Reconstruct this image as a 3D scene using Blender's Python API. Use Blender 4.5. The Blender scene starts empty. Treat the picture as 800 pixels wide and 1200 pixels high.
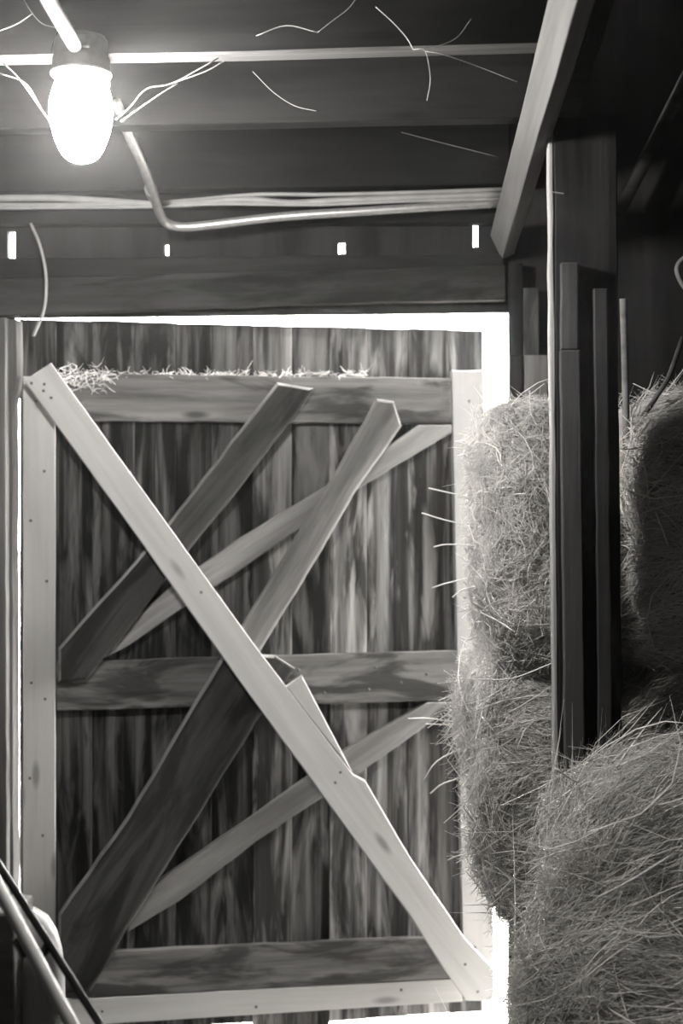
import bpy, bmesh, math, random
import numpy as np
from mathutils import Vector, Matrix, noise

# ------------------------------------------------------------------ camera
F = 50.0 / 36.0 * 1200.0          # focal length in pixels of the 800x1200 frame
YAW = math.radians(4.5)
CAMZ = 1.5
sc = bpy.context.scene
cd = bpy.data.cameras.new('camera')
cd.sensor_fit = 'VERTICAL'
cd.sensor_height = 36.0
cd.sensor_width = 24.0
cd.lens = 50.0
cd.clip_start = 0.05
cd.dof.use_dof = True
cd.dof.focus_distance = 3.05
cd.dof.aperture_fstop = 3.2
cam_ob = bpy.data.objects.new('camera', cd)
sc.collection.objects.link(cam_ob)
cam_ob.location = (0, 0, CAMZ)
cam_ob.rotation_euler = (math.pi / 2, 0, YAW)
sc.camera = cam_ob

# ------------------------------------------------------------------ world, light, exposure
LAMP = 700.0                       # radiance of the glowing jar
SKY = 85.0
w = bpy.data.worlds.new('overcast_sky')
sc.world = w
w.use_nodes = True
w.node_tree.nodes['Background'].inputs[0].default_value = (1.0, 0.985, 0.965, 1)
w.node_tree.nodes['Background'].inputs[1].default_value = SKY

fill = bpy.data.lights.new('rear_fill_light', 'AREA')   # dim fill light added behind the viewer, no real source there
fill.shape = 'RECTANGLE'
fill.size = 2.2
fill.size_y = 2.0
fill.energy = 11
fill.color = (1, 0.985, 0.965)
fo = bpy.data.objects.new('rear_fill_light', fill)
sc.collection.objects.link(fo)
fo.location = (-1.3, -2.2, 1.5)
fo.rotation_euler = (math.radians(88), 0, math.radians(-10))

sc.view_settings.view_transform = 'Standard'
sc.view_settings.look = 'None'
sc.view_settings.gamma = 1.0
sc.view_settings.use_curve_mapping = False
sc.view_settings.exposure = 0.0
try:
    sc.cycles.use_denoising = True
    sc.cycles.max_bounces = 12
    sc.cycles.diffuse_bounces = 9
    sc.cycles.transmission_bounces = 9
    sc.cycles.volume_bounces = 0
    sc.cycles.sample_clamp_indirect = 6.0
except Exception:
    pass

random.seed(11)
rng = np.random.default_rng(5)

# ------------------------------------------------------------------ helpers
cy, sy = math.cos(YAW), math.sin(YAW)

def ray(px, py):
    a, b = (px - 400.0) / F, (600.0 - py) / F
    return Vector((a * cy - sy, a * sy + cy, b))

def dep(px, py, d):                # point at optical depth d
    return Vector((0, 0, CAMZ)) + ray(px, py) * d

def at(px, py, Y):                 # point on the world plane y = Y
    r = ray(px, py)
    return Vector((0, 0, CAMZ)) + r * (Y / r.y)

def link(o, parent=None):
    sc.collection.objects.link(o)
    if parent is not None:
        o.parent = parent
    return o

def tag(o, label=None, cat=None, group=None, kind=None):
    if label: o['label'] = label
    if cat: o['category'] = cat
    if group: o['group'] = group
    if kind: o['kind'] = kind
    return o

def empty(name, loc=(0, 0, 0), rz=0.0, parent=None):
    o = bpy.data.objects.new(name, None)
    o.empty_display_size = 0.1
    link(o, parent)
    o.location = loc
    o.rotation_euler = (0, 0, rz)
    return o

def obj(name, bm, mat, parent=None, loc=None, smooth=False):
    me = bpy.data.meshes.new(name)
    bm.normal_update()
    bm.to_mesh(me)
    bm.free()
    if smooth:
        me.polygons.foreach_set('use_smooth', [True] * len(me.polygons))
    if mat: me.materials.append(mat)
    o = bpy.data.objects.new(name, me)
    link(o, parent)
    if loc is not None: o.location = loc
    return o

def prism_bm(pts, y0, y1, bevel=0.003, jitter=0.0, step=0.06):
    """polygon in (x, z), extruded from y0 (front) to y1"""
    P = []
    n = len(pts)
    for i in range(n):
        a, b = Vector(pts[i]), Vector(pts[(i + 1) % n])
        L = (b - a).length
        k = max(1, int(L / step)) if jitter > 0 else 1
        for j in range(k):
            p = a.lerp(b, j / k)
            if jitter > 0 and j > 0:
                t = (b - a).normalized()
                p = p + Vector((-t.y, t.x)) * random.uniform(-jitter, jitter)
            P.append(p)
    area = sum(P[i].x * P[(i + 1) % len(P)].y - P[(i + 1) % len(P)].x * P[i].y for i in range(len(P)))
    if area < 0: P.reverse()
    bm = bmesh.new()
    f = [bm.verts.new((p.x, y0, p.y)) for p in P]
    b = [bm.verts.new((p.x, y1, p.y)) for p in P]
    bm.faces.new(f)
    bm.faces.new(b[::-1])
    m = len(P)
    for i in range(m):
        bm.faces.new((f[i], b[i], b[(i + 1) % m], f[(i + 1) % m]))
    bmesh.ops.recalc_face_normals(bm, faces=bm.faces)
    if bevel > 0:
        bmesh.ops.bevel(bm, geom=[e for e in bm.edges if abs(e.verts[0].co.y - e.verts[1].co.y) < 1e-6],
                        offset=bevel, segments=2, profile=0.5, affect='EDGES', clamp_overlap=True)
    return bm

def board(name, pts, y0, y1, mat, parent=None, jitter=0.0, bevel=0.003, axis=None):
    """a plank whose long axis is its own local X, so the grain follows it"""
    V = [Vector(p) for p in pts]
    c = sum(V, Vector((0, 0))) / len(V)
    if axis is None:
        sxx = sum((p.x - c.x) ** 2 for p in V); szz = sum((p.y - c.y) ** 2 for p in V)
        sxz = sum((p.x - c.x) * (p.y - c.y) for p in V)
        axis = 0.5 * math.atan2(2 * sxz, sxx - szz)
    ca, sa = math.cos(axis), math.sin(axis)
    L = [((p.x - c.x) * ca + (p.y - c.y) * sa, -(p.x - c.x) * sa + (p.y - c.y) * ca) for p in V]
    bm = prism_bm(L, 0, y1 - y0, bevel, jitter)
    o = obj(name, bm, mat, parent)
    o.location = (c.x, y0, c.y)
    o.rotation_euler = (0, -axis, 0)
    return o

def add_box(bm, x0, x1, y0, y1, z0, z1):
    v = [bm.verts.new(p) for p in ((x0, y0, z0), (x1, y0, z0), (x1, y1, z0), (x0, y1, z0),
                                   (x0, y0, z1), (x1, y0, z1), (x1, y1, z1), (x0, y1, z1))]
    for q in ((0, 3, 2, 1), (4, 5, 6, 7), (0, 1, 5, 4), (1, 2, 6, 5), (2, 3, 7, 6), (3, 0, 4, 7)):
        bm.faces.new([v[i] for i in q])

def box(name, x0, x1, y0, y1, z0, z1, mat, parent=None, bevel=0.004, long='z', bow=0.0, cuts=14):
    """timber; local X runs along its length; bow and small wear make it hand sawn"""
    c = Vector(((x0 + x1) / 2, (y0 + y1) / 2, (z0 + z1) / 2))
    dx, dy, dz = x1 - x0, y1 - y0, z1 - z0
    bm = bmesh.new()
    if long == 'x': L, W, H = dx, dy, dz; rot = (0, 0, 0)
    elif long == 'y': L, W, H = dy, dx, dz; rot = (0, 0, math.pi / 2)
    else: L, W, H = dz, dy, dx; rot = (0, -math.pi / 2, 0)
    add_box(bm, -L / 2, L / 2, -W / 2, W / 2, -H / 2, H / 2)
    if bevel: bmesh.ops.bevel(bm, geom=list(bm.edges), offset=bevel, segments=2, profile=0.5, affect='EDGES')
    if cuts:
        for k in range(1, cuts):
            x = -L / 2 + L * k / cuts
            g = list(bm.verts) + list(bm.edges) + list(bm.faces)
            bmesh.ops.bisect_plane(bm, geom=g, plane_co=(x, 0, 0), plane_no=(1, 0, 0))
        s = random.uniform(0, 100)
        for v in bm.verts:
            q = noise.noise_vector(Vector((v.co.x * 2.2 + s, v.co.y * 9, v.co.z * 9)))
            v.co.y += q.y * 0.0035 + bow * (1 - (2 * v.co.x / L) ** 2)
            v.co.z += q.z * 0.0035
    o = obj(name, bm, mat, parent)
    o.location = c
    o.rotation_euler = rot
    return o

def smooth_path(pts, sub=6):
    P = [Vector(p) for p in pts]
    Q = [P[0] * 2 - P[1]] + P + [P[-1] * 2 - P[-2]]
    out = []
    for i in range(1, len(Q) - 2):
        a, b, c, d = Q[i - 1], Q[i], Q[i + 1], Q[i + 2]
        for k in range(sub):
            t = k / sub
            out.append(0.5 * ((2 * b) + (c - a) * t + (2 * a - 5 * b + 4 * c - d) * t * t + (3 * b - a - 3 * c + d) * t ** 3))
    out.append(P[-1])
    return out

def add_tube(bm, pts, r, n=10, caps=True):
    rs = r if isinstance(r, (list, tuple)) else [r] * len(pts)
    rings = []
    up = Vector((0.13, 0.21, 0.97))
    for i, p in enumerate(pts):
        t = (pts[min(i + 1, len(pts) - 1)] - pts[max(i - 1, 0)]).normalized()
        u = t.cross(up)
        if u.length < 0.05: u = t.cross(Vector((1, 0, 0)))
        u.normalize(); v = t.cross(u).normalized()
        up = u.cross(t)
        rings.append([bm.verts.new(p + (u * math.cos(a) + v * math.sin(a)) * rs[i])
                      for a in [2 * math.pi * k / n for k in range(n)]])
    for A, B in zip(rings, rings[1:]):
        for k in range(n):
            bm.faces.new((A[k], A[(k + 1) % n], B[(k + 1) % n], B[k]))
    if caps:
        bm.faces.new(rings[0][::-1]); bm.faces.new(rings[-1])
    bmesh.ops.recalc_face_normals(bm, faces=bm.faces)

def tube(name, pts, r, mat, parent=None, n=12, sub=6, origin=None):
    o0 = Vector(origin) if origin is not None else Vector((0, 0, 0))
    P = [Vector(p) - o0 for p in pts]
    if sub > 1 and len(P) > 2: P = smooth_path(P, sub)
    bm = bmesh.new()
    add_tube(bm, P, r, n)
    o = obj(name, bm, mat, parent, smooth=True)
    if origin is not None: o.location = o0
    return o

def lathe(name, prof, mat, parent=None, n=40, smooth=True, caps=True):
    bm = bmesh.new()
    rings = [[bm.verts.new((r * math.cos(2 * math.pi * k / n), r * math.sin(2 * math.pi * k / n), z)) for k in range(n)] for r, z in prof]
    for A, B in zip(rings, rings[1:]):
        for k in range(n): bm.faces.new((A[k], A[(k + 1) % n], B[(k + 1) % n], B[k]))
    if caps:
        bm.faces.new(rings[0][::-1]); bm.faces.new(rings[-1])
    bmesh.ops.recalc_face_normals(bm, faces=bm.faces)
    return obj(name, bm, mat, parent, smooth=smooth)

# ------------------------------------------------------------------ materials
def g(v, warm=0.045):
    return (v, v * (1 - warm * 0.6), v * (1 - warm * 1.4), 1)

def nodes(name):
    m = bpy.data.materials.new(name)
    m.use_nodes = True
    nt = m.node_tree
    return m, nt, nt.nodes['Principled BSDF']

def ramp(nt, stops, fac):
    r = nt.nodes.new('ShaderNodeValToRGB')
    e = r.color_ramp.elements
    while len(e) < len(stops): e.new(0.5)
    for k, (p, c) in enumerate(stops):
        e[k].position = p; e[k].color = c
    nt.links.new(fac, r.inputs[0])
    return r.outputs[0]

def wood(name, dark, light, grain=(1.2, 22, 22), rough=0.8, contrast=(0.35, 0.68), knots=0.0, stain=0.0, stain_scale=(0.8, 7, 7),
         pale=0.0, bump=0.25, knot_scale=(3.2, 11, 11), warm=0.045, offset=True):
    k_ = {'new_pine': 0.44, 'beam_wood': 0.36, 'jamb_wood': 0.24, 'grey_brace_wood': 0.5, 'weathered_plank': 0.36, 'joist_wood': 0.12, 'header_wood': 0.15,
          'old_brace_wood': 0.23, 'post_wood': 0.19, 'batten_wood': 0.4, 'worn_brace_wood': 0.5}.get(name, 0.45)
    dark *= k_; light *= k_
    m, nt, b = nodes(name)
    tc = nt.nodes.new('ShaderNodeTexCoord')
    oi = nt.nodes.new('ShaderNodeObjectInfo')
    mul = nt.nodes.new('ShaderNodeVectorMath'); mul.operation = 'SCALE'
    comb = nt.nodes.new('ShaderNodeCombineXYZ')
    for k in range(3): nt.links.new(oi.outputs['Random'], comb.inputs[k])
    nt.links.new(comb.outputs[0], mul.inputs[0]); mul.inputs['Scale'].default_value = 37.0
    add = nt.nodes.new('ShaderNodeVectorMath'); add.operation = 'ADD'
    nt.links.new(tc.outputs['Object'], add.inputs[0]); nt.links.new(mul.outputs[0], add.inputs[1])
    def noi(scale, detail=6, rgh=0.6, dist=0.0):
        mp = nt.nodes.new('ShaderNodeMapping'); mp.inputs['Scale'].default_value = scale
        nt.links.new(add.outputs[0], mp.inputs['Vector'])
        n = nt.nodes.new('ShaderNodeTexNoise')
        n.inputs['Scale'].default_value = 1.0; n.inputs['Detail'].default_value = detail
        n.inputs['Roughness'].default_value = rgh; n.inputs['Distortion'].default_value = dist
        nt.links.new(mp.outputs[0], n.inputs['Vector'])
        return n.outputs['Fac']
    fine = noi(grain, 8, 0.65, 0.3)
    col = ramp(nt, [(contrast[0], g(dark, warm)), (contrast[1], g(light, warm))], fine)
    def mixc(a, c2, fac):
        mx = nt.nodes.new('ShaderNodeMix'); mx.data_type = 'RGBA'
        nt.links.new(fac, mx.inputs[0]); nt.links.new(a, mx.inputs[6])
        if isinstance(c2, tuple): mx.inputs[7].default_value = c2
        else: nt.links.new(c2, mx.inputs[7])
        return mx.outputs[2]
    if stain > 0:
        s = ramp(nt, [(0.47, (0, 0, 0, 1)), (0.57, (stain, stain, stain, 1))], noi(stain_scale, 4, 0.6, 0.5))
        col = mixc(col, g(dark * 0.35, warm), s)
    if pale > 0:
        s = ramp(nt, [(0.56, (0, 0, 0, 1)), (0.72, (pale, pale, pale, 1))], noi((1.9, 11, 11), 4, 0.6, 0.8))
        col = mixc(col, g(min(0.85, light * 2.0), warm), s)
    if knots > 0:
        mp = nt.nodes.new('ShaderNodeMapping'); mp.inputs['Scale'].default_value = knot_scale
        nt.links.new(add.outputs[0], mp.inputs['Vector'])
        vo = nt.nodes.new('ShaderNodeTexVoronoi'); vo.inputs['Scale'].default_value = 1.0
        nt.links.new(mp.outputs[0], vo.inputs['Vector'])
        s = ramp(nt, [(0.06, (knots, knots, knots, 1)), (0.16, (0, 0, 0, 1))], vo.outputs['Distance'])
        col = mixc(col, g(dark * 0.4, warm), s)
    nt.links.new(col, b.inputs['Base Color'])
    b.inputs['Roughness'].default_value = rough
    b.inputs['Specular IOR Level'].default_value = 0.07
    bp = nt.nodes.new('ShaderNodeBump'); bp.inputs['Strength'].default_value = bump; bp.inputs['Distance'].default_value = 0.004
    nt.links.new(fine, bp.inputs['Height']); nt.links.new(bp.outputs[0], b.inputs['Normal'])
    return m

def plain(name, v, rough=0.6, metal=0.0, var=0.25, scale=30, warm=0.045):
    m, nt, b = nodes(name)
    tc = nt.nodes.new('ShaderNodeTexCoord')
    n = nt.nodes.new('ShaderNodeTexNoise'); n.inputs['Scale'].default_value = scale; n.inputs['Detail'].default_value = 5
    nt.links.new(tc.outputs['Object'], n.inputs['Vector'])
    c = ramp(nt, [(0.3, g(v * (1 - var), warm)), (0.7, g(min(0.95, v * (1 + var)), warm))], n.outputs['Fac'])
    nt.links.new(c, b.inputs['Base Color'])
    b.inputs['Roughness'].default_value = rough; b.inputs['Metallic'].default_value = metal
    return m

NEW = wood('new_pine', 0.50, 0.66, grain=(1.5, 26, 26), knots=0.75, bump=0.06, contrast=(0.3, 0.7))
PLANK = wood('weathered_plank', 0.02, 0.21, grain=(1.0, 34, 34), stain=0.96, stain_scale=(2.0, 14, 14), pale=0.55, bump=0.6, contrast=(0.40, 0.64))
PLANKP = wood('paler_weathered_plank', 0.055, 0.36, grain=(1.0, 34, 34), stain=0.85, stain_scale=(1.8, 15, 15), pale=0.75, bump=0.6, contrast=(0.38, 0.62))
RAIL = wood('weathered_rail', 0.09, 0.27, grain=(1.6, 24, 24), stain=0.8, stain_scale=(3.0, 13, 13), knots=0.8, bump=0.4)
OLD = wood('old_brace_wood', 0.05, 0.16, grain=(1.4, 20, 20), stain=0.75, stain_scale=(2.4, 12, 12), bump=0.5)
OLDPALE = wood('grey_brace_wood', 0.2, 0.40, grain=(1.6, 22, 22), stain=0.35, knots=0.8, bump=0.3)
WORN = wood('worn_brace_wood', 0.12, 0.29, grain=(1.5, 22, 22), stain=0.45, knots=0.6, bump=0.4)
JOIST = wood('joist_wood', 0.045, 0.11, grain=(1.0, 16, 16), stain=0.5, knots=0.5, bump=0.35)
BEAM = wood('beam_wood', 0.26, 0.42, grain=(1.2, 20, 20), knots=0.6, stain=0.2, bump=0.2)
HEAD = wood('header_wood', 0.04, 0.11, grain=(1.2, 20, 20), stain=0.6, bump=0.4)
POST = wood('post_wood', 0.04, 0.12, grain=(1.0, 26, 26), stain=0.6, bump=0.5)
BATTEN = wood('batten_wood', 0.08, 0.17, grain=(1.0, 26, 26), stain=0.5, knots=0.5, bump=0.5)
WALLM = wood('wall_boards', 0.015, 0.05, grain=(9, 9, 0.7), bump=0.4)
JEDGE = wood('pale_joist_underside', 0.10, 0.26, grain=(1.2, 24, 24), stain=0.5, knots=0.4, bump=0.2)
EDGE = wood('worn_lit_edge_wood', 0.2, 0.5, grain=(2.5, 20, 20), stain=0.5, bump=0.3)
JAMB = wood('jamb_wood', 0.25, 0.48, grain=(1.2, 26, 26), stain=0.4, bump=0.3)
FLOORM = plain('packed_earth_floor', 0.05, 0.95, scale=12)
GROUND = plain('pale_dusty_ground', 0.4, 0.95, var=0.1, scale=3)
STEEL = plain('galvanised_steel', 0.3, 0.38, 0.6, scale=60, var=0.15)
CABLE = plain('pale_cable_jacket', 0.2, 0.6, scale=20, var=0.15)
CAST = plain('grey_cast_holder', 0.22, 0.6, scale=40)
RINGM = plain('pale_ring', 0.6, 0.4)
IRON = plain('dark_iron', 0.03, 0.4, 0.7)
NAIL = plain('rusty_nail', 0.05, 0.7, 0.3)
PAINT = plain('black_paint_tube', 0.035, 0.22, 0.2, var=0.1)
CHROME = plain('worn_chrome', 0.42, 0.5, 0.3, var=0.15)
PLASTIC = plain('pale_plastic', 0.27, 0.4, 0.0, var=0.12, scale=8)
TWINE = plain('old_twine', 0.12, 0.9)

def hay_mat(name, lo, hi):
    m, nt, b = nodes(name)
    at_ = nt.nodes.new('ShaderNodeAttribute'); at_.attribute_name = 'tone'
    c = ramp(nt, [(0.0, g(lo, 0.04)), (0.6, g((lo + hi) * 0.5, 0.04)), (1.0, g(hi, 0.04))], at_.outputs['Fac'])
    nt.links.new(c, b.inputs['Base Color'])
    b.inputs['Roughness'].default_value = 0.55
    b.inputs['Specular IOR Level'].default_value = 0.3
    tr = nt.nodes.new('ShaderNodeBsdfTranslucent')
    nt.links.new(c, tr.inputs['Color'])
    mx = nt.nodes.new('ShaderNodeMixShader'); mx.inputs[0].default_value = 0.45
    nt.links.new(b.outputs[0], mx.inputs[1]); nt.links.new(tr.outputs[0], mx.inputs[2])
    nt.links.new(mx.outputs[0], nt.nodes['Material Output'].inputs['Surface'])
    return m
HAY = hay_mat('dry_hay', 0.45, 0.97)

def core_mat():
    m, nt, b = nodes('packed_hay')
    tc = nt.nodes.new('ShaderNodeTexCoord')
    mp = nt.nodes.new('ShaderNodeMapping'); mp.inputs['Scale'].default_value = (14, 14, 60)
    mp.inputs['Rotation'].default_value = (0.5, 0.2, 0.1)
    nt.links.new(tc.outputs['Object'], mp.inputs['Vector'])
    n = nt.nodes.new('ShaderNodeTexNoise'); n.inputs['Scale'].default_value = 1.6; n.inputs['Detail'].default_value = 8
    n.inputs['Distortion'].default_value = 1.6
    nt.links.new(mp.outputs[0], n.inputs['Vector'])
    c = ramp(nt, [(0.38, g(0.16, 0.045)), (0.66, g(0.72, 0.045))], n.outputs['Fac'])
    nt.links.new(c, b.inputs['Base Color']); b.inputs['Roughness'].default_value = 0.9
    bp = nt.nodes.new('ShaderNodeBump'); bp.inputs['Strength'].default_value = 0.9; bp.inputs['Distance'].default_value = 0.01
    nt.links.new(n.outputs['Fac'], bp.inputs['Height']); nt.links.new(bp.outputs[0], b.inputs['Normal'])
    return m
HAYCORE = core_mat()

def glow_mat(v):
    m = bpy.data.materials.new('lit_frosted_glass')
    m.use_nodes = True
    nt = m.node_tree
    nt.nodes.clear()
    out = nt.nodes.new('ShaderNodeOutputMaterial'); e = nt.nodes.new('ShaderNodeEmission')
    e.inputs[0].default_value = (1, 0.985, 0.96, 1); e.inputs[1].default_value = v
    nt.links.new(e.outputs[0], out.inputs[0])
    return m
LIT = glow_mat(LAMP)

# ------------------------------------------------------------------ structure: shell of the barn
WY = 4.01                        # inner face of the wall boards
FZ = -0.06
x_open0 = at(15, 700, WY).x      # doorway edges
x_open1 = at(598, 420, WY).x
bm = bmesh.new(); add_box(bm, -2.6, 3.6, -4.2, WY + 0.03, FZ - 0.2, FZ)
tag(obj('floor', bm, FLOORM), 'dark packed earth floor of the barn', 'floor', kind='structure')
bm = bmesh.new(); add_box(bm, -40, 40, WY + 0.03, 60, FZ - 0.22, FZ - 0.02)
tag(obj('ground', bm, GROUND), 'pale sunlit ground outside beneath the door', 'ground', kind='structure')

def board_wall(name, label, along, c0, c1, z0, z1, plane, th, gaps=(), width=0.16):
    """vertical boards; gaps = (x, z0, z1, width) real slits"""
    bm = bmesh.new()
    x = c0
    cuts = sorted(gaps)
    while x < c1 - 1e-6:
        x2 = min(c1, x + width * random.uniform(0.85, 1.15))
        for gx, ga, gb, gw in cuts:
            if x < gx - gw / 2 < x2 + 0.06: x2 = gx - gw / 2; break
        off = random.uniform(0, 0.004)
        a, b_ = x, x2 + 0.0
        if along == 'x': add_box(bm, a, b_, plane + off, plane + th + off, z0, z1)
        else: add_box(bm, plane + off, plane + th + off, a, b_, z0, z1)
        x = x2
        for gx, ga, gb, gw in cuts:
            if abs(x - (gx - gw / 2)) < 1e-6:
                if along == 'x':
                    if ga > z0: add_box(bm, x, x + gw, plane, plane + th, z0, ga)
                    if gb < z1: add_box(bm, x, x + gw, plane, plane + th, gb, z1)
                x += gw
    o = obj(name, bm, WALLM)
    tag(o, label, 'wall', kind='structure')
    return o

slits = []
for px, ya, yb, wpx in ((13, 302, 271, 9), (195, 299, 286, 5), (400, 297, 284, 8), (557, 289, 262, 5)):
    p0, p1 = at(px, ya, WY), at(px, yb, WY)
    slits.append((p0.x, p0.z, p1.z, wpx / F * 4.0))
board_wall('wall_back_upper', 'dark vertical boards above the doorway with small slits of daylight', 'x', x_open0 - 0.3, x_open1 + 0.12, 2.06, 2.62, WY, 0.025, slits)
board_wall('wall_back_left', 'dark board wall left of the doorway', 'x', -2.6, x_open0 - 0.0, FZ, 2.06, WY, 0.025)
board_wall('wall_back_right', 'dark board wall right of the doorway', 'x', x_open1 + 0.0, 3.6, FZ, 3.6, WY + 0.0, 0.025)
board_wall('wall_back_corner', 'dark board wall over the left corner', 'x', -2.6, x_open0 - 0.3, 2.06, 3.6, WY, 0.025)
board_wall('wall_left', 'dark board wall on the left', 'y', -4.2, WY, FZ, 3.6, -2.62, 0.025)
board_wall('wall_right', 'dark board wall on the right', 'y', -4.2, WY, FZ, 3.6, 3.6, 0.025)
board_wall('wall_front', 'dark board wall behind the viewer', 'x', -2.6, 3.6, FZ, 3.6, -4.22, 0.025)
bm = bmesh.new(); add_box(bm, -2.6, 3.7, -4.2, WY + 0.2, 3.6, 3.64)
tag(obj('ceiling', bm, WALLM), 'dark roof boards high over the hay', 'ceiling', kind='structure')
# loft boards laid on the joists, left of the trimmer beam
bm = bmesh.new()
y = -0.6
while y < WY:
    y2 = min(WY + 0.06, y + 0.17)
    add_box(bm, -2.59, 0.34, y, y2 - 0.002, 2.584, 2.61)
    y = y2
tag(obj('ceiling_loft', bm, WALLM), 'loft floor boards lying on the joists', 'ceiling', kind='structure')

# ------------------------------------------------------------------ joists and beam
def on_line(px, py, d): return dep(px, py, d)
bA, bB = dep(588, 303, 3.955), dep(676, 0, 2.36)      # the beam's lower left arris, seen at two heights
bdir = (bB - bA).normalized()
bA = bA - bdir * 0.01; bB = bA + bdir * 2.05
def beam_between(name, A, B, w_, h_, roll, mat, amp=0.003):
    """timber whose lower left arris runs A (far) to B (near); w_ to the right, h_ upwards, rolled about that arris"""
    Ln = (B - A).length
    X = (A - B).normalized()                          # away from the viewer
    Rt = X.cross(Vector((0, 0, 1))).normalized()      # to the right
    Up = Rt.cross(X).normalized()
    c_, s_ = math.cos(roll), math.sin(roll)
    Rt2, Up2 = Rt * c_ + Up * s_, Up * c_ - Rt * s_
    bm = bmesh.new(); add_box(bm, -Ln / 2, Ln / 2, -w_, 0, 0, h_)
    bmesh.ops.bevel(bm, geom=list(bm.edges), offset=0.003, segments=2, profile=0.5, affect='EDGES')
    for k in range(1, 16):
        bmesh.ops.bisect_plane(bm, geom=list(bm.verts) + list(bm.edges) + list(bm.faces), plane_co=(-Ln / 2 + Ln * k / 16, 0, 0), plane_no=(1, 0, 0))
    for v in bm.verts:
        q = noise.noise_vector(Vector((v.co.x * 3, v.co.y * 9 + 5, v.co.z * 9))); v.co.y += q.y * amp; v.co.z += q.z * amp
    o = obj(name, bm, mat)
    Yv = -Rt2
    o.matrix_world = Matrix.Translation((A + B) / 2) @ Matrix(((X.x, Yv.x, Up2.x), (X.y, Yv.y, Up2.y), (X.z, Yv.z, Up2.z))).to_4x4()
    return o
beam = beam_between('overhead_brace', bA, bB, 0.040, 0.078, math.radians(24), BEAM)
tag(beam, 'pale sawn timber running overhead towards the viewer above the post', 'brace', kind='thing')
tA = Vector((bA.x + 0.02, 3.99, 2.397)); tB = Vector((bA.x + (bB.x - bA.x) * (1.3 - bA.y) / (bB.y - bA.y) + 0.02, 1.3, 2.397))
o = beam_between('trimmer_beam', tA, tB, 0.045, 0.185, 0.0, JOIST, 0.0015)
tag(o, 'dark beam that the joists end against, above the pale timber', 'beam', kind='thing')
def beamx(Y): return bA.x + (bB.x - bA.x) * (Y - bA.y) / (bB.y - bA.y)

JZ = 2.40
joist_rows = [(2.76, 'nearest dark joist overhead, just above the lamp holder'),
              (3.27, 'middle dark joist overhead, behind the glowing lamp'),
              (3.925, 'farthest dark joist, tight against the wall over the cables')]
for Y, lab in joist_rows:
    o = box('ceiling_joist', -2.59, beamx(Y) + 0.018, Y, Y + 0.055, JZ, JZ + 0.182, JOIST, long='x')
    o.data.materials.append(JEDGE)                 # paler colour for the underside, nearest joist only
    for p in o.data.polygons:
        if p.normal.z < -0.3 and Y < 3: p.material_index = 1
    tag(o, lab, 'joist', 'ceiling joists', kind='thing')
# joists nearer than the frame's top edge carry the loft too (their undersides catch the lamp)
for Y in (2.2, 1.6):
    o = box('ceiling_joist', -2.59, beamx(Y) - 0.004, Y, Y + 0.055, JZ, JZ + 0.182, JOIST, long='x')
    tag(o, 'joist nearer the viewer, above the picture', 'joist', 'ceiling joists out of the picture', kind='thing')

# top plate and header boards over the doorway
xl, xr = x_open0 - 0.06, x_open1 + 0.02
zp = lambda px, py, Y: at(px, py, Y).z
o = board('trim_1', [(xl, zp(60, 262, 3.965)), (xr - .03, zp(560, 262, 3.965)), (xr - .03, zp(560, 243, 3.965)), (xl, zp(60, 246, 3.965))], 3.965, 4.008, HEAD, jitter=0.001)
tag(o, 'dark plate board under the cables', 'trim', kind='structure')
Yh = 3.955
def P2(px, py, Y): q = at(px, py, Y); return (q.x, q.z)
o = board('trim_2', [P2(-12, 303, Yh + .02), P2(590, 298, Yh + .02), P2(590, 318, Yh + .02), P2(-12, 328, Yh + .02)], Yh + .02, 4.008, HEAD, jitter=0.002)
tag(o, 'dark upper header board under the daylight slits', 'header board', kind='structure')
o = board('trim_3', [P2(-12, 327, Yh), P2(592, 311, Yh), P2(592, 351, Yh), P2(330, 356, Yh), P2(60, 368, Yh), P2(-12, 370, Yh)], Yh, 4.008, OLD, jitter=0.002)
tag(o, 'weathered lower header board above the sagging gap of daylight', 'header board', kind='structure')

# jambs
o = board('door_jamb', [P2(-30, 1240, 3.93), P2(9, 1240, 3.93), P2(6, 372, 3.93), P2(-30, 372, 3.93)], 3.93, 4.005, JAMB, jitter=0.001, axis=math.pi / 2)
tag(o, 'rough grey jamb post at the left edge beside the slit of light', 'door jamb', kind='thing')
o = board('jamb_strip', [P2(6, 1240, 3.96), P2(16, 1240, 3.96), P2(15, 470, 3.96), P2(18, 455, 3.96), P2(20, 440, 3.96), P2(19, 374, 3.96), P2(6, 374, 3.96)], 3.96, 4.02, WORN, jitter=0.001, axis=math.pi / 2)
tag(o, 'narrow dark strip between the left jamb and the slit of light', 'door stop', kind='thing')
def jb(name, x0, x1, y0, y1, Y0, Y1, m, lab):
    o = board(name, [P2(x0, y1, Y0), P2(x1, y1, Y0), P2(x1, y0, Y0), P2(x0, y0, Y0)], Y0, Y1, m, jitter=0.0015, axis=math.pi / 2)
    return tag(o, lab, 'board', kind='thing')
jb('jamb_stud', 596, 612, 307, 1215, 3.95, 4.008, POST, 'grey stud closing the right side of the doorway under the header')
jb('jamb_board', 612.5, 631, 337, 1200, 3.955, 4.008, RAIL, 'short-topped grey board beside the right door stud')
jb('jamb_board', 597, 612, 416, 1215, 3.92, 3.948, POST, 'lower narrow board nailed on the right door stud')
jb('jamb_board', 614, 641, 416, 1215, 3.92, 3.953, OLDPALE, 'lower wide board standing behind the hay by the post')

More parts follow.
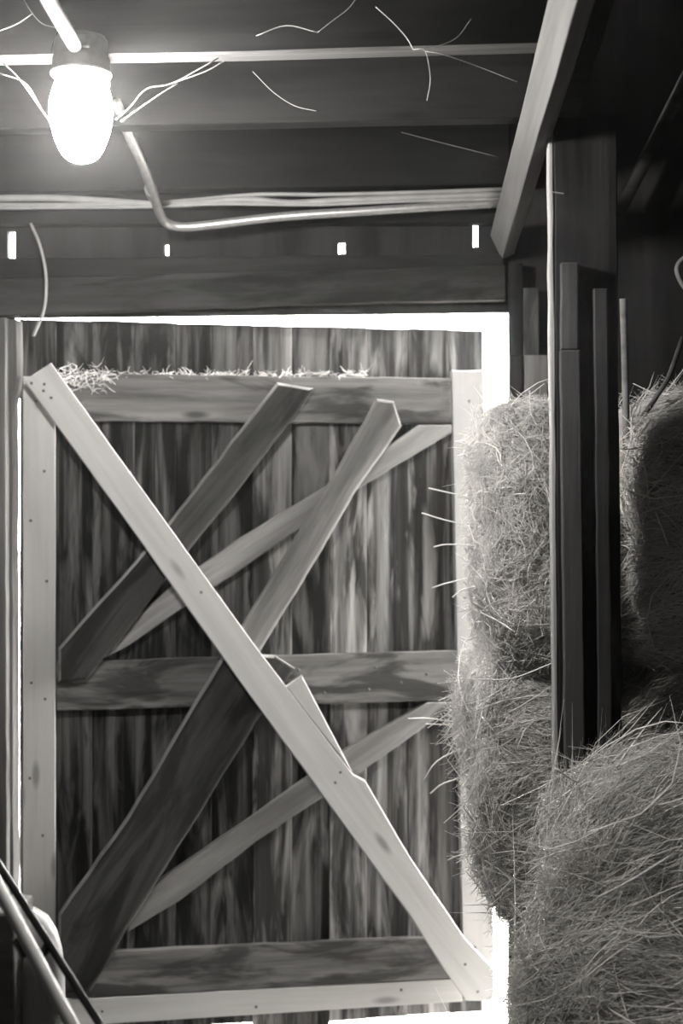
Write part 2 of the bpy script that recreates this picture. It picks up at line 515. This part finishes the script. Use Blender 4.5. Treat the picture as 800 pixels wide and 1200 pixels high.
# ------------------------------------------------------------------ the door
HL = dep(27, 600, 4.10); HR = dep(580, 600, 4.33)
du = (HR - HL); du.z = 0; DW = du.length; du.normalize()
dang = math.atan2(du.y, du.x)
door = empty('door_1', (HL.x, HL.y, 0), dang)
tag(door, 'weathered plank barn door swung slightly outward, patched with pale new boards and old diagonal braces', 'door', kind='structure')
dn = Vector((-du.y, du.x, 0))      # pointing outward (away from viewer)
def D(px, py, c):                   # pixel -> door-local (s, z) on the layer local y = c
    r = ray(px, py); o = Vector((0, 0, CAMZ)) - Vector((HL.x, HL.y, 0))
    t = (c - o.dot(dn)) / r.dot(dn)
    q = o + r * t
    return (q.dot(du), q.z)
T = 0.026
L1, L2, L3 = 0.0, -0.028, -0.056
def dboard(name, pix, c, mat, jitter=0.0, label=None, th=T, axis=None, worn=False):
    o = board(name, [D(x, y, c) for x, y in pix], c, c + th, mat, door, jitter=jitter, axis=axis, bevel=0.008 if worn else 0.003)
    if worn:                       # worn upper arrises, paler wood with lamp light painted in
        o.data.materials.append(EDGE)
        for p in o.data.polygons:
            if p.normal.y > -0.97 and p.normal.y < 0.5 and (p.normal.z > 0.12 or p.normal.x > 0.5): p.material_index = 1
    if label: o['label'] = label
    return o
# planks behind, each butted to the next
edges = [23, 66, 108, 158, 206, 248, 296, 342, 386, 430, 478, 527, 566]
for a, b in zip(edges, edges[1:]):
    dz = random.uniform(-0.006, 0.006)
    s0, _ = D(a, 700, T); s1, _ = D(b, 700, T)
    zt0 = D(a, 374 + (a - 45) * 0.025, T)[1] + dz * .3; zb = {248: -0.02, 386: -0.034, 430: -0.028, 478: -0.03, 527: -0.028}.get(a, -0.05) + dz * .5
    off = random.uniform(0, 0.004)
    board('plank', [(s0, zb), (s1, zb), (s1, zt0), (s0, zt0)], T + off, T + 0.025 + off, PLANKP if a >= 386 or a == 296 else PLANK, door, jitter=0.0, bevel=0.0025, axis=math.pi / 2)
dboard('stile', [(27, 441), (65, 441), (65, 1222), (27, 1222)], L1, NEW, axis=math.pi / 2, label='pale new left stile')
dboard('stile', [(529, 434), (567, 434), (580, 1172), (543, 1172)], L1, NEW, axis=math.pi / 2, label='pale new right stile')
dboard('rail', [(66, 437), (528, 443), (530, 497), (66, 493)], L1, RAIL, .0015, 'dark weathered top rail')
dboard('rail', [(66, 776), (535, 762), (536, 821), (66, 833)], L1, RAIL, .0015, 'weathered middle rail')
dboard('rail', [(66, 1118), (541, 1097), (542, 1146), (66, 1171)], L1, RAIL, .0015, 'weathered bottom rail')
dboard('rail', [(66, 1172), (542, 1147), (542, 1174), (66, 1204)], L1, NEW, label='pale new board along the foot of the door')
# old braces between the rails
dboard('brace', [(491, 498), (529, 498), (529, 507), (422, 571), (280, 669), (200, 722), (150, 757), (120, 772), (140, 742), (200, 688), (280, 631), (385, 568)], L1 - .002, OLDPALE, .001, 'grey diagonal brace under the top rail')
dboard('brace', [(501, 823), (536, 823), (518, 837), (420, 907), (300, 986), (210, 1056), (150, 1092), (150, 1072), (187, 1031), (300, 954), (407, 877)], L1 - .002, OLDPALE, .001, 'grey diagonal brace below the middle rail')
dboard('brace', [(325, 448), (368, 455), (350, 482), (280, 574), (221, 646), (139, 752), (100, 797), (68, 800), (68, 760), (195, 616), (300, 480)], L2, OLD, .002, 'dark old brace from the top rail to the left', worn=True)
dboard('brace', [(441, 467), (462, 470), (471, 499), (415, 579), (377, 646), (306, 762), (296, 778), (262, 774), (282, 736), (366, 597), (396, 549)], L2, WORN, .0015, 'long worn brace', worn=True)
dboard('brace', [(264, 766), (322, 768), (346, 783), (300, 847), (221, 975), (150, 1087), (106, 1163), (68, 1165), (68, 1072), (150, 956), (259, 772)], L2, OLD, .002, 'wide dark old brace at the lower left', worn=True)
dboard('brace', [(28, 446), (60, 425), (300, 758), (414, 908), (428, 915), (480, 1004), (545, 1100), (579, 1136), (579, 1173), (546, 1173), (524, 1142), (480, 1073), (281, 799), (150, 614)], L3, NEW, .0004, 'long pale new diagonal brace')
dboard('brace', [(335, 805), (354, 792), (414, 907)], L3, NEW, .0004, 'pale scab board beside the new brace')
# knots of nails on the new boards
def nails(pix, c):
    for x, y in pix:
        s, z = D(x, y, c)
        o = lathe('nail', [(0.0045, 0.004), (0.0045, 0.001), (0.003, 0.0)], NAIL, door, n=10)
        o.rotation_euler = (-math.pi / 2, 0, 0); o.location = (s, c - 0.0012, z)
nails([(37, 449), (51, 458), (43, 470), (52, 450), (60, 466), (236, 694), (399, 905), (393, 917), (557, 1110), (545, 1130), (560, 1162)], L3)
nails([(36, 610), (52, 552), (37, 800), (53, 819), (50, 979), (35, 912), (55, 681), (545, 700), (550, 470)], L1)
nails([(440, 782), (470, 800), (380, 812), (350, 785), (500, 790), (432, 808), (120, 1185), (300, 1180), (470, 1160)], L1)

# ------------------------------------------------------------------ post
PD = 3.04
po = empty('post', (0, 0, 0))
pl, pr = dep(649, 600, PD), dep(722, 600, PD)
pzt = dep(685, 137, PD).z
pc = (pl + pr) / 2
po.location = (pc.x, pc.y, 0); po.rotation_euler = (0, 0, 0)
tag(po, 'dark timber post with two battens nailed on, standing in the hay', 'post', kind='thing')
hwid = (pr - pl).length / 2
po.rotation_euler = (0, 0, math.radians(2.0))
def pboard(name, xa_, xb_, y0, y1, z0, z1, m, jitter=.0012, lean=0.0):
    o = board(name, [(xa_ + lean, z0), (xb_ + lean, z0), (xb_, z1), (xa_, z1)], y0, y1, m, po, jitter=jitter, axis=math.pi / 2)
    return o
lean = 0.0
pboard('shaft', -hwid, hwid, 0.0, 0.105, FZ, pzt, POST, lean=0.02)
pxs = lambda px, d: (dep(px, 600, d) - Vector((pc.x, pc.y, CAMZ))).x
z_at = lambda py, d: CAMZ + (600 - py) / F * d
bd = PD - 0.035
o = pboard('batten', pxs(657, bd), pxs(677, bd), -0.034, -0.001, z_at(409, bd), z_at(307, bd), BATTEN)
o = pboard('batten', pxs(656, bd), pxs(679, bd), -0.036, -0.001, FZ, z_at(410, bd), BATTEN, lean=0.022)
o = pboard('batten', pxs(695, bd), pxs(711, bd), -0.036, -0.001, FZ, z_at(338, bd), BATTEN, lean=0.02)
o = pboard('lit_edge_strip', -hwid - 0.012, -hwid - 0.001, 0.004, 0.05, FZ, z_at(150, PD), NEW, lean=0.022)  # pale wood strip stands in for lamplight on the post's left side
bmn = bmesh.new(); add_tube(bmn, [Vector((-hwid - 0.008, -0.012, 0)), Vector((-hwid + 0.02, -0.004, -0.002))], 0.0016, 6)
o = obj('nail', bmn, RINGM, po); o.location = (0, 0, z_at(226, PD))

# thin pole and sticks behind
o = tube('thin_pole', [at(730, 350, 3.3), at(733, 470, 3.32), at(734, 620, 3.35)], 0.009, OLDPALE, n=8)
tag(o, 'thin upright pole poking out of the hay right of the post', 'pole')
o = tube('bent_stick', [at(800, 395, 3.35), at(784, 440, 3.35), at(770, 463, 3.34), at(752, 490, 3.34)], 0.006, JAMB, n=8)
tag(o, 'bent stick leaning on the top of the right hay', 'stick')
o = tube('rope_loop', [at(812, 296, 3.6), at(797, 306, 3.6), at(793, 318, 3.6), at(801, 336, 3.6), at(815, 352, 3.6), at(830, 420, 3.6), at(840, 520, 3.6)], 0.006, TWINE, n=8)
tag(o, 'loop of old rope hanging at the right edge', 'rope')
o = tube('roof_brace', [at(724, 250, 3.9), at(815, 70, 3.9)], 0.022, OLD, n=4, sub=1)
tag(o, 'thin slanting brace faint in the dark above the right hay', 'brace', kind='thing')

# ------------------------------------------------------------------ lamp
LD = 2.70
lc = dep(95, 85, LD)
lamp = empty('jar_lamp', lc)
tag(lamp, 'glowing jar lamp hanging from a grey holder at the nearest joist', 'lamp')
holder = lathe('lamp_holder', [(0.001, 0.066), (0.046, 0.066), (0.050, 0.060), (0.051, 0.030), (0.054, 0.026), (0.055, 0.004), (0.052, 0.0), (0.001, 0.0)], CAST, lamp, caps=False)
bmx = bmesh.new(); add_box(bmx, -0.01, 0.03, -0.056, -0.044, 0.030, 0.054)
bmesh.ops.bevel(bmx, geom=list(bmx.edges), offset=0.003, segments=2, profile=0.5, affect='EDGES')
obj('wire_clamp', bmx, STEEL, holder)
bmx = bmesh.new(); add_box(bmx, -0.03, 0.03, 0.045, 2.76 - lc.y + 0.004, 0.006, 0.05)
obj('mounting_lug', bmx, CAST, holder)
# ring
bmr = bmesh.new()
add_tube(bmr, [Vector((0.054 * math.cos(a), 0.054 * math.sin(a), -0.003)) for a in [2 * math.pi * k / 48 for k in range(49)]], 0.0042, 8, caps=False)
obj('retaining_ring', bmr, RINGM, lamp, smooth=True)
jar = [(0.001, -0.004), (0.040, -0.004), (0.044, -0.012), (0.052, -0.03), (0.058, -0.052), (0.0595, -0.075), (0.057, -0.098), (0.051, -0.122),
       (0.042, -0.145), (0.034, -0.158), (0.024, -0.166), (0.012, -0.170), (0.001, -0.171)]
lathe('glass_jar', jar, LIT, lamp, caps=False)
c1 = dep(88, 54, LD - 0.05)
tube('supply_conduit', [c1, dep(72, 26, LD - 0.22), dep(50, -14, LD - 0.42), dep(0, -120, LD - 0.9)], 0.0135, STEEL, None, origin=None)
o = bpy.data.objects['supply_conduit']
tag(o, 'bright steel conduit running from the top edge into the lamp holder', 'conduit')

# conduit on the wall and cables
pts = [dep(136, 120, 3.30), dep(150, 155, 3.40), dep(168, 195, 3.55), dep(181, 232, 3.74), dep(188, 252, 3.84), dep(196, 262, 3.885), dep(215, 266, 3.90),
       dep(250, 263, 3.90), dep(330, 254, 3.90), dep(420, 248, 3.89), dep(500, 243, 3.88), dep(586, 238, 3.87)]
o = tube('wall_conduit', pts, 0.0125, STEEL, n=12, sub=6)
tag(o, 'bent steel conduit dropping behind the lamp and along the wall', 'conduit')
bmk = bmesh.new(); add_tube(bmk, [dep(176, 220, 3.69), dep(179, 229, 3.73)], 0.0165, 12)
tag(obj('coupling', bmk, STEEL, o, smooth=True))
def cable(pix, r, lab, d=3.90):
    c = tube('cable', [at(x, y, d) for x, y in pix], r, CABLE, n=8, sub=6)
    tag(c, lab, 'cable', 'cables along the wall')
cable([(-30, 233), (60, 232), (130, 236), (200, 240), (280, 234), (340, 238), (400, 235), (480, 232), (587, 228)], 0.010, 'thickest cable of the bundle under the farthest joist')
cable([(-30, 240), (80, 240), (160, 239), (220, 235), (300, 228), (380, 228), (470, 226), (588, 222)], 0.006, 'thin wavy cable on top of the bundle')
cable([(-30, 244), (100, 243), (180, 242), (260, 239), (370, 240), (470, 236), (587, 233)], 0.005, 'thin cable along the bottom of the bundle', 3.885)
o = tube('hanging_wire', [at(36, 262, 3.90), at(46, 285, 3.89), at(53, 315, 3.88), at(54, 340, 3.88), at(51, 365, 3.88), at(39, 394, 3.88)], 0.0045, CABLE, n=8)
tag(o, 'curved loose wire hanging past the top left corner of the door', 'wire')

# ------------------------------------------------------------------ hay
def strand_mesh(name, P0, T0, N0, length, rad, curl, tone, parent=None, mat=HAY, segs=4, lift=None):
    """P0,T0,N0: (n,3) arrays; builds three-sided tapering stalks"""
    n = len(P0)
    k = np.arange(segs + 1) / segs
    side = np.cross(T0, N0)
    c1 = curl[:, 0][:, None, None]; c2 = curl[:, 1][:, None, None]; lf = lift[:, None, None]
    tt = k[None, :, None]
    Lh = length[:, None, None]
    pts = (P0[:, None, :] + T0[:, None, :] * Lh * (tt - 0.5) + side[:, None, :] * Lh * c1 * (tt - 0.5) ** 2
           + N0[:, None, :] * Lh * (c2 * (tt - 0.5) ** 2 + lf * tt))
    r = rad[:, None, None] * (1.0 - 0.75 * (2 * np.abs(tt - 0.4)) ** 2 * 0.8)
    verts = np.empty((n, segs + 1, 3, 3))
    for j in range(3):
        a = 2 * math.pi * j / 3
        verts[:, :, j, :] = pts + r * (math.cos(a) * side[:, None, :] + math.sin(a) * N0[:, None, :])
    V = verts.reshape(-1, 3)
    base = (np.arange(n) * (segs + 1) * 3)[:, None, None]
    i = np.arange(segs)[None, :, None]; j = np.arange(3)[None, None, :]
    a = base + i * 3 + j; b = base + i * 3 + (j + 1) % 3
    c = base + (i + 1) * 3 + (j + 1) % 3; d = base + (i + 1) * 3 + j
    Fq = np.stack([a, b, c, d], axis=-1).reshape(-1, 4)
    me = bpy.data.meshes.new(name)
    me.vertices.add(len(V)); me.vertices.foreach_set('co', V.astype(np.float32).ravel())
    me.loops.add(Fq.size); me.loops.foreach_set('vertex_index', Fq.astype(np.int32).ravel())
    me.polygons.add(len(Fq)); me.polygons.foreach_set('loop_start', (np.arange(len(Fq)) * 4).astype(np.int32))
    me.polygons.foreach_set('use_smooth', np.ones(len(Fq), dtype=bool))
    me.update(calc_edges=True)
    at_ = me.attributes.new('tone', 'FLOAT', 'POINT')
    at_.data.foreach_set('value', np.repeat(tone, (segs + 1) * 3).astype(np.float32))
    me.materials.append(mat)
    o = bpy.data.objects.new(name, me)
    link(o, parent)
    return o

def hay_core(dims, amp, seed, square=5.0, lean=(0, 0)):
    bm = bmesh.new()
    bmesh.ops.create_cube(bm, size=2.0)
    bmesh.ops.subdivide_edges(bm, edges=list(bm.edges), cuts=22, use_grid_fill=True)
    hx, hy, hz = [d / 2 for d in dims]
    for v in bm.verts:
        p = v.co
        l = (abs(p.x) ** square + abs(p.y) ** square + abs(p.z) ** square) ** (1 / square)
        q = p / l
        w_ = Vector((q.x * hx, q.y * hy, q.z * hz))
        nv = noise.fractal(w_ * 5 + Vector((seed * 3.1, seed, 0)), 1.0, 2.0, 4)
        nv2 = noise.noise(w_ * 22 + Vector((seed, 0, 0)))
        dirn = Vector((q.x / hx, q.y / hy, q.z / hz)).normalized()
        v.co = w_ + dirn * (nv * amp + nv2 * amp * 0.25)
        v.co.x += lean[0] * (v.co.z - hz); v.co.y += lean[1] * (v.co.z - hz)
    bmesh.ops.recalc_face_normals(bm, faces=bm.faces)
    return bm

def surf_samples(me, n, keep=None):
    me.calc_loop_triangles()
    nt_ = len(me.loop_triangles)
    tri = np.empty(nt_ * 3, dtype=np.int32); me.loop_triangles.foreach_get('vertices', tri); tri = tri.reshape(-1, 3)
    co = np.empty(len(me.vertices) * 3, dtype=np.float32); me.vertices.foreach_get('co', co); co = co.reshape(-1, 3).astype(float)
    A, B, C = co[tri[:, 0]], co[tri[:, 1]], co[tri[:, 2]]
    N = np.cross(B - A, C - A); ar = np.linalg.norm(N, axis=1) + 1e-12
    N = N / ar[:, None]
    wgt = ar.copy()
    if keep is not None: wgt = wgt * keep((A + B + C) / 3, N)
    idx = rng.choice(nt_, size=n, p=wgt / wgt.sum())
    u, v = rng.random(n), rng.random(n); f = u + v > 1; u[f] = 1 - u[f]; v[f] = 1 - v[f]
    P = A[idx] + (B - A)[idx] * u[:, None] + (C - A)[idx] * v[:, None]
    return P, N[idx]

def hay(name, label, cat, group, center, dims, rot, n, amp=0.02, seed=1, bias=(1, 0, 0.0), spread=0.8, ln=(0.04, 0.16), square=3.6,
        keep=None, tone=(0.1, 1.0), out=0.10, tilt=0.0, rad=(0.0006, 0.0013), lean=(0, 0)):
    o = obj(name, hay_core(dims, amp, seed, square, lean), HAYCORE, smooth=True)
    o.location = center; o.rotation_euler = (0, tilt, rot)
    tag(o, label, cat, group)
    P, N = surf_samples(o.data, n, keep)
    rnd = rng.normal(size=(n, 3))
    # clumped direction field so that the hay lies in tufts
    fld = np.array([noise.noise_vector(Vector(p) * 7 + Vector((seed, 2, 3)))[:] for p in P])
    d = np.array(bias)[None, :] + fld * 1.7 * spread + rnd * spread * 0.55
    d = d - N * np.sum(d * N, axis=1)[:, None] * 0.9
    d /= np.linalg.norm(d, axis=1)[:, None] + 1e-9
    length = ln[0] + (ln[1] - ln[0]) * rng.random(n) ** 2.2
    N2 = N - d * np.sum(N * d, axis=1)[:, None]; N2 /= np.linalg.norm(N2, axis=1)[:, None] + 1e-9
    r = rad[0] + (rad[1] - rad[0]) * rng.random(n) ** 2
    lift = out * rng.normal(size=n) + out * 0.6
    curl = rng.normal(size=(n, 2)) * 0.55
    P = P + N * (rng.random(n) * 0.016 - 0.002)[:, None]
    cl = np.array([noise.noise(Vector(p) * 16 + Vector((9, seed, 3))) for p in P])
    tn = np.clip(tone[0] + (tone[1] - tone[0]) * (0.35 * rng.random(n) + 0.65 * (0.5 + 1.1 * cl)), 0, 1)
    big = rng.random(n) < 0.045
    r[big] *= 1.7; length[big] *= 1.6; tn[big] = 0.8 + 0.2 * rng.random(int(big.sum())); lift[big] *= 1.3
    s = strand_mesh('loose_stalks', P, d, N2, length, r, curl, tn, o, lift=lift)
    s['kind'] = 'stuff'
    # stalks that stand proud of the surface
    m = max(30, n // 90)
    P, N = surf_samples(o.data, m, keep)
    d = N * 0.8 + rng.normal(size=(m, 3)) * 0.6 + np.array(bias)[None, :] * 0.3
    d /= np.linalg.norm(d, axis=1)[:, None]
    x = rng.normal(size=(m, 3)); N2 = np.cross(d, x); N2 /= np.linalg.norm(N2, axis=1)[:, None]
    length = 0.05 + 0.07 * rng.random(m)
    s = strand_mesh('standing_stalks', P, d, N2, length, 0.0007 + 0.0008 * rng.random(m), rng.normal(size=(m, 2)) * 0.4, 0.5 + 0.5 * rng.random(m), o, lift=np.zeros(m))
    s['kind'] = 'stuff'
    return o

def front_left(C, N):      # only the sides the viewer (and a step to the side) can see, plus the top
    return np.clip(0.12 + np.maximum(-N[:, 1], 0) * 1.0 + np.maximum(-N[:, 0], 0) * 0.9 + np.maximum(N[:, 2], 0) * 0.8, 0.02, None)

def span(px0, px1, d):
    return dep(px0, 600, d).x, dep(px1, 600, d).x
G = 'stacked hay bales'
# left column of the stack (three tiers), right column behind the post, and the loose heap in front
lx0 = dep(556, 600, 3.33).x; lx1 = dep(685, 600, 3.33).x
def bale(lab, x0, x1, y0, y1, z0, z1, n, **k):
    return hay('hay_bale', lab, 'hay bale', G, ((x0 + x1) / 2, (y0 + y1) / 2, (z0 + z1) / 2), (x1 - x0, y1 - y0, z1 - z0), k.pop('rot', 0), n, keep=front_left, **k)
bale('brightly lit hay bale at the top left of the stack beside the door', lx0 + 0.005, lx1, 3.25, 3.89, 1.105, 1.745, 17000, seed=3, amp=0.026, lean=(-0.05, 0.10), bias=(0.25, 0.3, 0.25), spread=1.0, ln=(0.03, 0.12))
bale('bulging bright hay bale under the top left bale', lx0 - 0.028, lx1, 3.23, 3.90, 0.54, 1.15, 17000, seed=8, amp=0.035, lean=(-0.13, 0.10), bias=(0.8, 0.3, 0.35), spread=0.8, ln=(0.04, 0.17))
bale('shaded hay bale at the floor beneath the bulging bale', lx0 + 0.12, lx1 + 0.05, 3.22, 3.90, FZ, 0.548, 5000, seed=12, amp=0.02, bias=(0.8, 0.3, 0.1))
bale('dark hay bale at the top right behind the post', lx1 + 0.03, lx1 + 0.82, 3.25, 3.83, 1.13, 1.77, 13000, seed=21, amp=0.03, bias=(1, 0, 0.1), spread=0.7, ln=(0.05, 0.2))
bale('dark hay bale in the middle right behind the post', lx1 + 0.03, lx1 + 0.82, 3.23, 3.83, 0.55, 1.128, 13000, seed=27, amp=0.03, bias=(1, 0, 0.45), spread=0.7, ln=(0.05, 0.2))
bale('lowest hay bale on the right, hidden behind the heap', lx1 + 0.06, lx1 + 0.84, 3.23, 3.90, FZ, 0.548, 1500, seed=31, amp=0.02)
hx0, hx1 = dep(618, 600, 2.74).x, 1.35
hay('hay_heap', 'large loose heap of hay in the foreground at the lower right', 'hay heap', None, ((hx0 + hx1) / 2 + 0.085, 3.02, (FZ + 0.99) / 2), (hx1 - hx0, 0.50, 0.99 - FZ), -0.10, 42000,
    amp=0.05, seed=40, bias=(1, 0, 0.35), spread=0.75, ln=(0.06, 0.24), square=6.0, tilt=-0.01, lean=(0.07, 0.55), keep=front_left, out=0.12, tone=(0.0, 1.0), rad=(0.0005, 0.0012))

# long single stalks poking out of the left edge of the stack
def stalk(pix, d, r=0.0018):
    P = [at(x, y, d) for x, y in pix]
    if d > 3.4: P[-1] = P[-1] + Vector((0.04, 0, 0))      # rooted in the bale
    c = tube('straw_stalk', P, r, HAYST, n=6, sub=4 if len(P) > 2 else 1)
    return c
m, nt, b = nodes('bright_straw'); b.inputs['Base Color'].default_value = g(0.62, 0.04); b.inputs['Roughness'].default_value = 0.5
HAYST = m
sticks = [([(502, 572), (520, 576), (545, 586)], 3.53, 'straw stalk sticking out highest, bent beside the door stile'),
          ([(510, 605), (494, 600)], 3.53, None),
          ([(494, 601), (520, 609), (548, 620)], 3.53, 'straw stalk sticking out furthest left below the highest one'),
          ([(508, 641), (525, 638), (550, 640)], 3.54, 'level straw stalk halfway down the top left bale'),
          ([(506, 689), (525, 683), (556, 672)], 3.53, 'thick straw stalk rising right, below the level one'),
          ([(530, 700), (545, 690), (566, 684)], 3.5, 'short straw stalk at the foot of the top left bale'),
          ([(478, 842), (505, 842), (540, 850)], 3.58, 'pale straw stalk sticking out left over the grey brace'),
          ([(495, 917), (512, 892), (532, 872)], 3.58, 'slanting straw stalk at the bulging bale'),
          ([(504, 930), (520, 918), (540, 905)], 3.6, 'lower slanting straw stalk at the bulging bale'),
          ([(524, 1008), (540, 1002), (560, 998)], 3.6, 'lowest straw stalk by the right stile'),
          ([(588, 572), (605, 571), (640, 573)], 3.23, 'pale straw stalk lying across the top left bale'),
          ([(560, 796), (600, 795), (650, 776)], 3.21, 'long pale straw stalk rising across the stack to the post'),
          ([(650, 900), (668, 912), (676, 916)], 2.75, 'pale straw stalk at the foot of the post'),
          ([(700, 1052), (742, 1030), (790, 1000)], 2.40, 'long straw stalk rising across the heap'),
          ([(768, 600), (776, 620), (783, 640)], 3.22, 'short upright straw on the dark hay right of the post')]
for pix, d, lab in sticks:
    if lab is None: continue
    tag(stalk(pix, d), lab, 'straw', 'single straw stalks')

# ------------------------------------------------------------------ hay bits and webs on the door's top rail
def debris(name, lab, x0, x1, y, n, Yc, spread, ln=(0.015, 0.06), cat='straw'):
    P = []; 
    for _ in range(n):
        s, z = D(random.uniform(x0, x1), y + 0.013 * 0 + random.gauss(0, spread), Yc)
        q = Vector((HL.x, HL.y, 0)) + du * s + dn * (Yc + random.uniform(-0.01, 0.012)); P.append((q.x, q.y, z))
    P = np.array(P); m = n
    d = rng.normal(size=(m, 3)) * np.array([1.2, 0.5, 0.5]); d /= np.linalg.norm(d, axis=1)[:, None]
    x = rng.normal(size=(m, 3)); N2 = np.cross(d, x); N2 /= np.linalg.norm(N2, axis=1)[:, None]
    o = strand_mesh(name, P, d, N2, ln[0] + (ln[1] - ln[0]) * rng.random(m), 0.0006 + 0.0009 * rng.random(m), rng.normal(size=(m, 2)) * 1.2, 0.6 + 0.4 * rng.random(m), None, lift=np.zeros(m))
    return tag(o, lab, cat, kind='stuff')
debris('straw_litter', 'bits of straw and web lying along the top rail of the door', 66, 430, 438, 230, 0.012, 1.6, (0.012, 0.045))
debris('straw_tuft', 'tuft of straw and web hanging by the top end of the new brace', 66, 130, 444, 80, -0.012, 6, (0.02, 0.07))

def web(lab, strands, r=0.0008):
    bm = bmesh.new()
    for s in strands:
        P = smooth_path([dep(x, y, d) for x, y, d in s], 5) if len(s) > 2 else [dep(x, y, d) for x, y, d in s]
        add_tube(bm, P, r, 5)
    o = obj('cobweb', bm, WEB, smooth=True)
    return tag(o, lab, 'cobweb', 'cobwebs')
m, nt, b = nodes('dusty_web'); b.inputs['Base Color'].default_value = g(0.28, 0.045); b.inputs['Roughness'].default_value = 0.9; WEB = m
web('thick dusty cobweb strand from the lamp up to the nearest joist on the right',
    [[(136, 140, 2.72), (152, 126, 2.74), (172, 104, 2.76), (203, 97, 2.78), (256, 68, 2.80)], [(203, 97, 2.78), (240, 84, 2.79), (262, 72, 2.8)], [(142, 142, 2.73), (185, 112, 2.76), (208, 98, 2.78)]], 0.0012)
web('cobweb strand slanting left of the lamp from the frame edge', [[(4, 74, 2.76), (22, 92, 2.75), (48, 128, 2.72), (58, 142, 2.7)], [(0, 86, 2.76), (30, 98, 2.75), (48, 128, 2.72)]], 0.0012)
web('cobweb on the nearest joist at the top left', [[(28, 0, 2.74), (38, 16, 2.74), (50, 28, 2.74), (68, 33, 2.72)], [(0, 36, 2.74), (20, 28, 2.74), (38, 16, 2.74)], [(68, 33, 2.72), (62, 50, 2.70), (58, 66, 2.7)]])
web('cobweb across the nearest joist at the top middle', [[(372, 38, 2.75), (390, 24, 2.75), (408, 10, 2.75), (420, -6, 2.75)], [(300, 42, 2.75), (335, 30, 2.75), (372, 38, 2.75)]])
web('cobweb hanging like a forked twig under the nearest joist on the right',
    [[(484, 58, 2.732), (476, 44, 2.732), (460, 26, 2.732), (440, 8, 2.732)], [(484, 58, 2.732), (512, 54, 2.732), (535, 44, 2.732), (552, 22, 2.732)], [(484, 58, 2.732), (498, 60, 2.732), (504, 92, 2.82), (500, 118, 2.83)], [(498, 60, 2.732), (520, 64, 2.732), (560, 78, 2.78), (606, 96, 2.80)]])
web('faint cobweb strand sagging on the middle joist', [[(296, 84, 3.24), (320, 108, 3.24), (345, 124, 3.24), (370, 130, 3.24)]], 0.0007)
web('faint cobweb strand along the farthest joist to the beam', [[(470, 155, 3.5), (520, 168, 3.55), (584, 184, 3.6)]], 0.0006)

# ------------------------------------------------------------------ lower left: cart tubes and container
cart = empty('hand_cart_frame', dep(20, 1100, 2.2))
tag(cart, 'pair of slanting metal tubes joined by a black clamp at the lower left', 'cart frame')
co0 = cart.location.copy()
def ext(p, q, t): return p + (q - p) * t
a, b_ = dep(-2, 1012, 2.25), dep(118, 1202, 2.12)
tube('tube', [ext(a, b_, -0.7) - co0, a - co0, b_ - co0, ext(a, b_, 1.0 + 0) - co0 + (b_ - a) * 0.0 + Vector((0.02, 0, -0.03))], 0.0062, PAINT, cart, n=12, sub=1)['label'] = 'dark thin tube'
down = (b_ - a).normalized()
f1 = b_ + down * ((b_.z - FZ) / -down.z) * 0.999
tube('tube_lower', [b_ - co0, f1 - co0], 0.0062, PAINT, cart, n=12, sub=1)
c, d_ = dep(-4, 1036, 2.20), dep(86, 1205, 2.06)
down2 = (d_ - c).normalized(); f2 = d_ + down2 * ((d_.z - FZ) / -down2.z) * 0.999
tube('tube', [ext(c, d_, -0.7) - co0, c - co0, d_ - co0, f2 - co0], 0.0105, CHROME, cart, n=16, sub=1)['label'] = 'bright thick tube'
k0, k1 = dep(30, 1106, 2.17), dep(56, 1120, 2.17)
bmk = bmesh.new()
add_tube(bmk, [dep(24, 1098, 2.165), dep(30, 1108, 2.16), dep(35, 1118, 2.155)], 0.0145, 12)
add_tube(bmk, smooth_path([k0, dep(40, 1114, 2.18), dep(50, 1117, 2.18), dep(57, 1106, 2.19)], 4), 0.007, 8)
for v in bmk.verts: v.co -= co0
obj('clamp', bmk, PAINT, cart, smooth=True)

cc = dep(30, 1100, 2.55)
can = empty('feed_canister', (cc.x, cc.y, FZ))
tag(can, 'pale rounded container standing behind the slanting tubes at the lower left', 'container')
zt = dep(34, 1063, 2.55).z - FZ
R = 0.070
prof = [(0.001, 0.0), (R * .95, 0.0), (R, 0.01), (R, zt - 0.16), (R * .985, zt - 0.12), (R * .93, zt - 0.08), (R * .8, zt - 0.045), (R * .58, zt - 0.018), (R * .3, zt - 0.004), (0.001, zt)]
lathe('body', prof, PLASTIC, can, caps=False)
lathe('foot_ring', [(0.001, 0.0), (R + 0.004, 0.0), (R + 0.004, 0.014), (R - 0.002, 0.018)], PLASTIC, can, caps=False)
bmk = bmesh.new(); add_box(bmk, dep(-30, 600, 2.4).x, dep(9, 600, 2.4).x, 2.38, 2.50, FZ, dep(0, 1076, 2.4).z)
bmesh.ops.bevel(bmk, geom=list(bmk.edges), offset=0.006, segments=2, profile=0.5, affect='EDGES')
o = obj('wooden_stake', bmk, OLDPALE); tag(o, 'short grey stake at the left edge beside the pale container', 'stake', kind='thing')

# ------------------------------------------------------------------ haze added for the glow around bright sources
bm = bmesh.new(); add_box(bm, -2.55, 3.5, -0.6, 3.995, FZ + 0.005, 3.55)
hz = bpy.data.materials.new('glow_haze_volume'); hz.use_nodes = True
nt = hz.node_tree; nt.nodes.clear()
out = nt.nodes.new('ShaderNodeOutputMaterial'); vs = nt.nodes.new('ShaderNodeVolumeScatter')
vs.inputs['Color'].default_value = (1, 0.985, 0.965, 1); vs.inputs['Density'].default_value = 0.0026
vs.inputs['Anisotropy'].default_value = 0.86
nt.links.new(vs.outputs[0], out.inputs['Volume'])
tag(obj('glow_haze', bm, hz), 'thin haze added for a soft glow around the lamp and daylight gap', 'haze', kind='stuff')
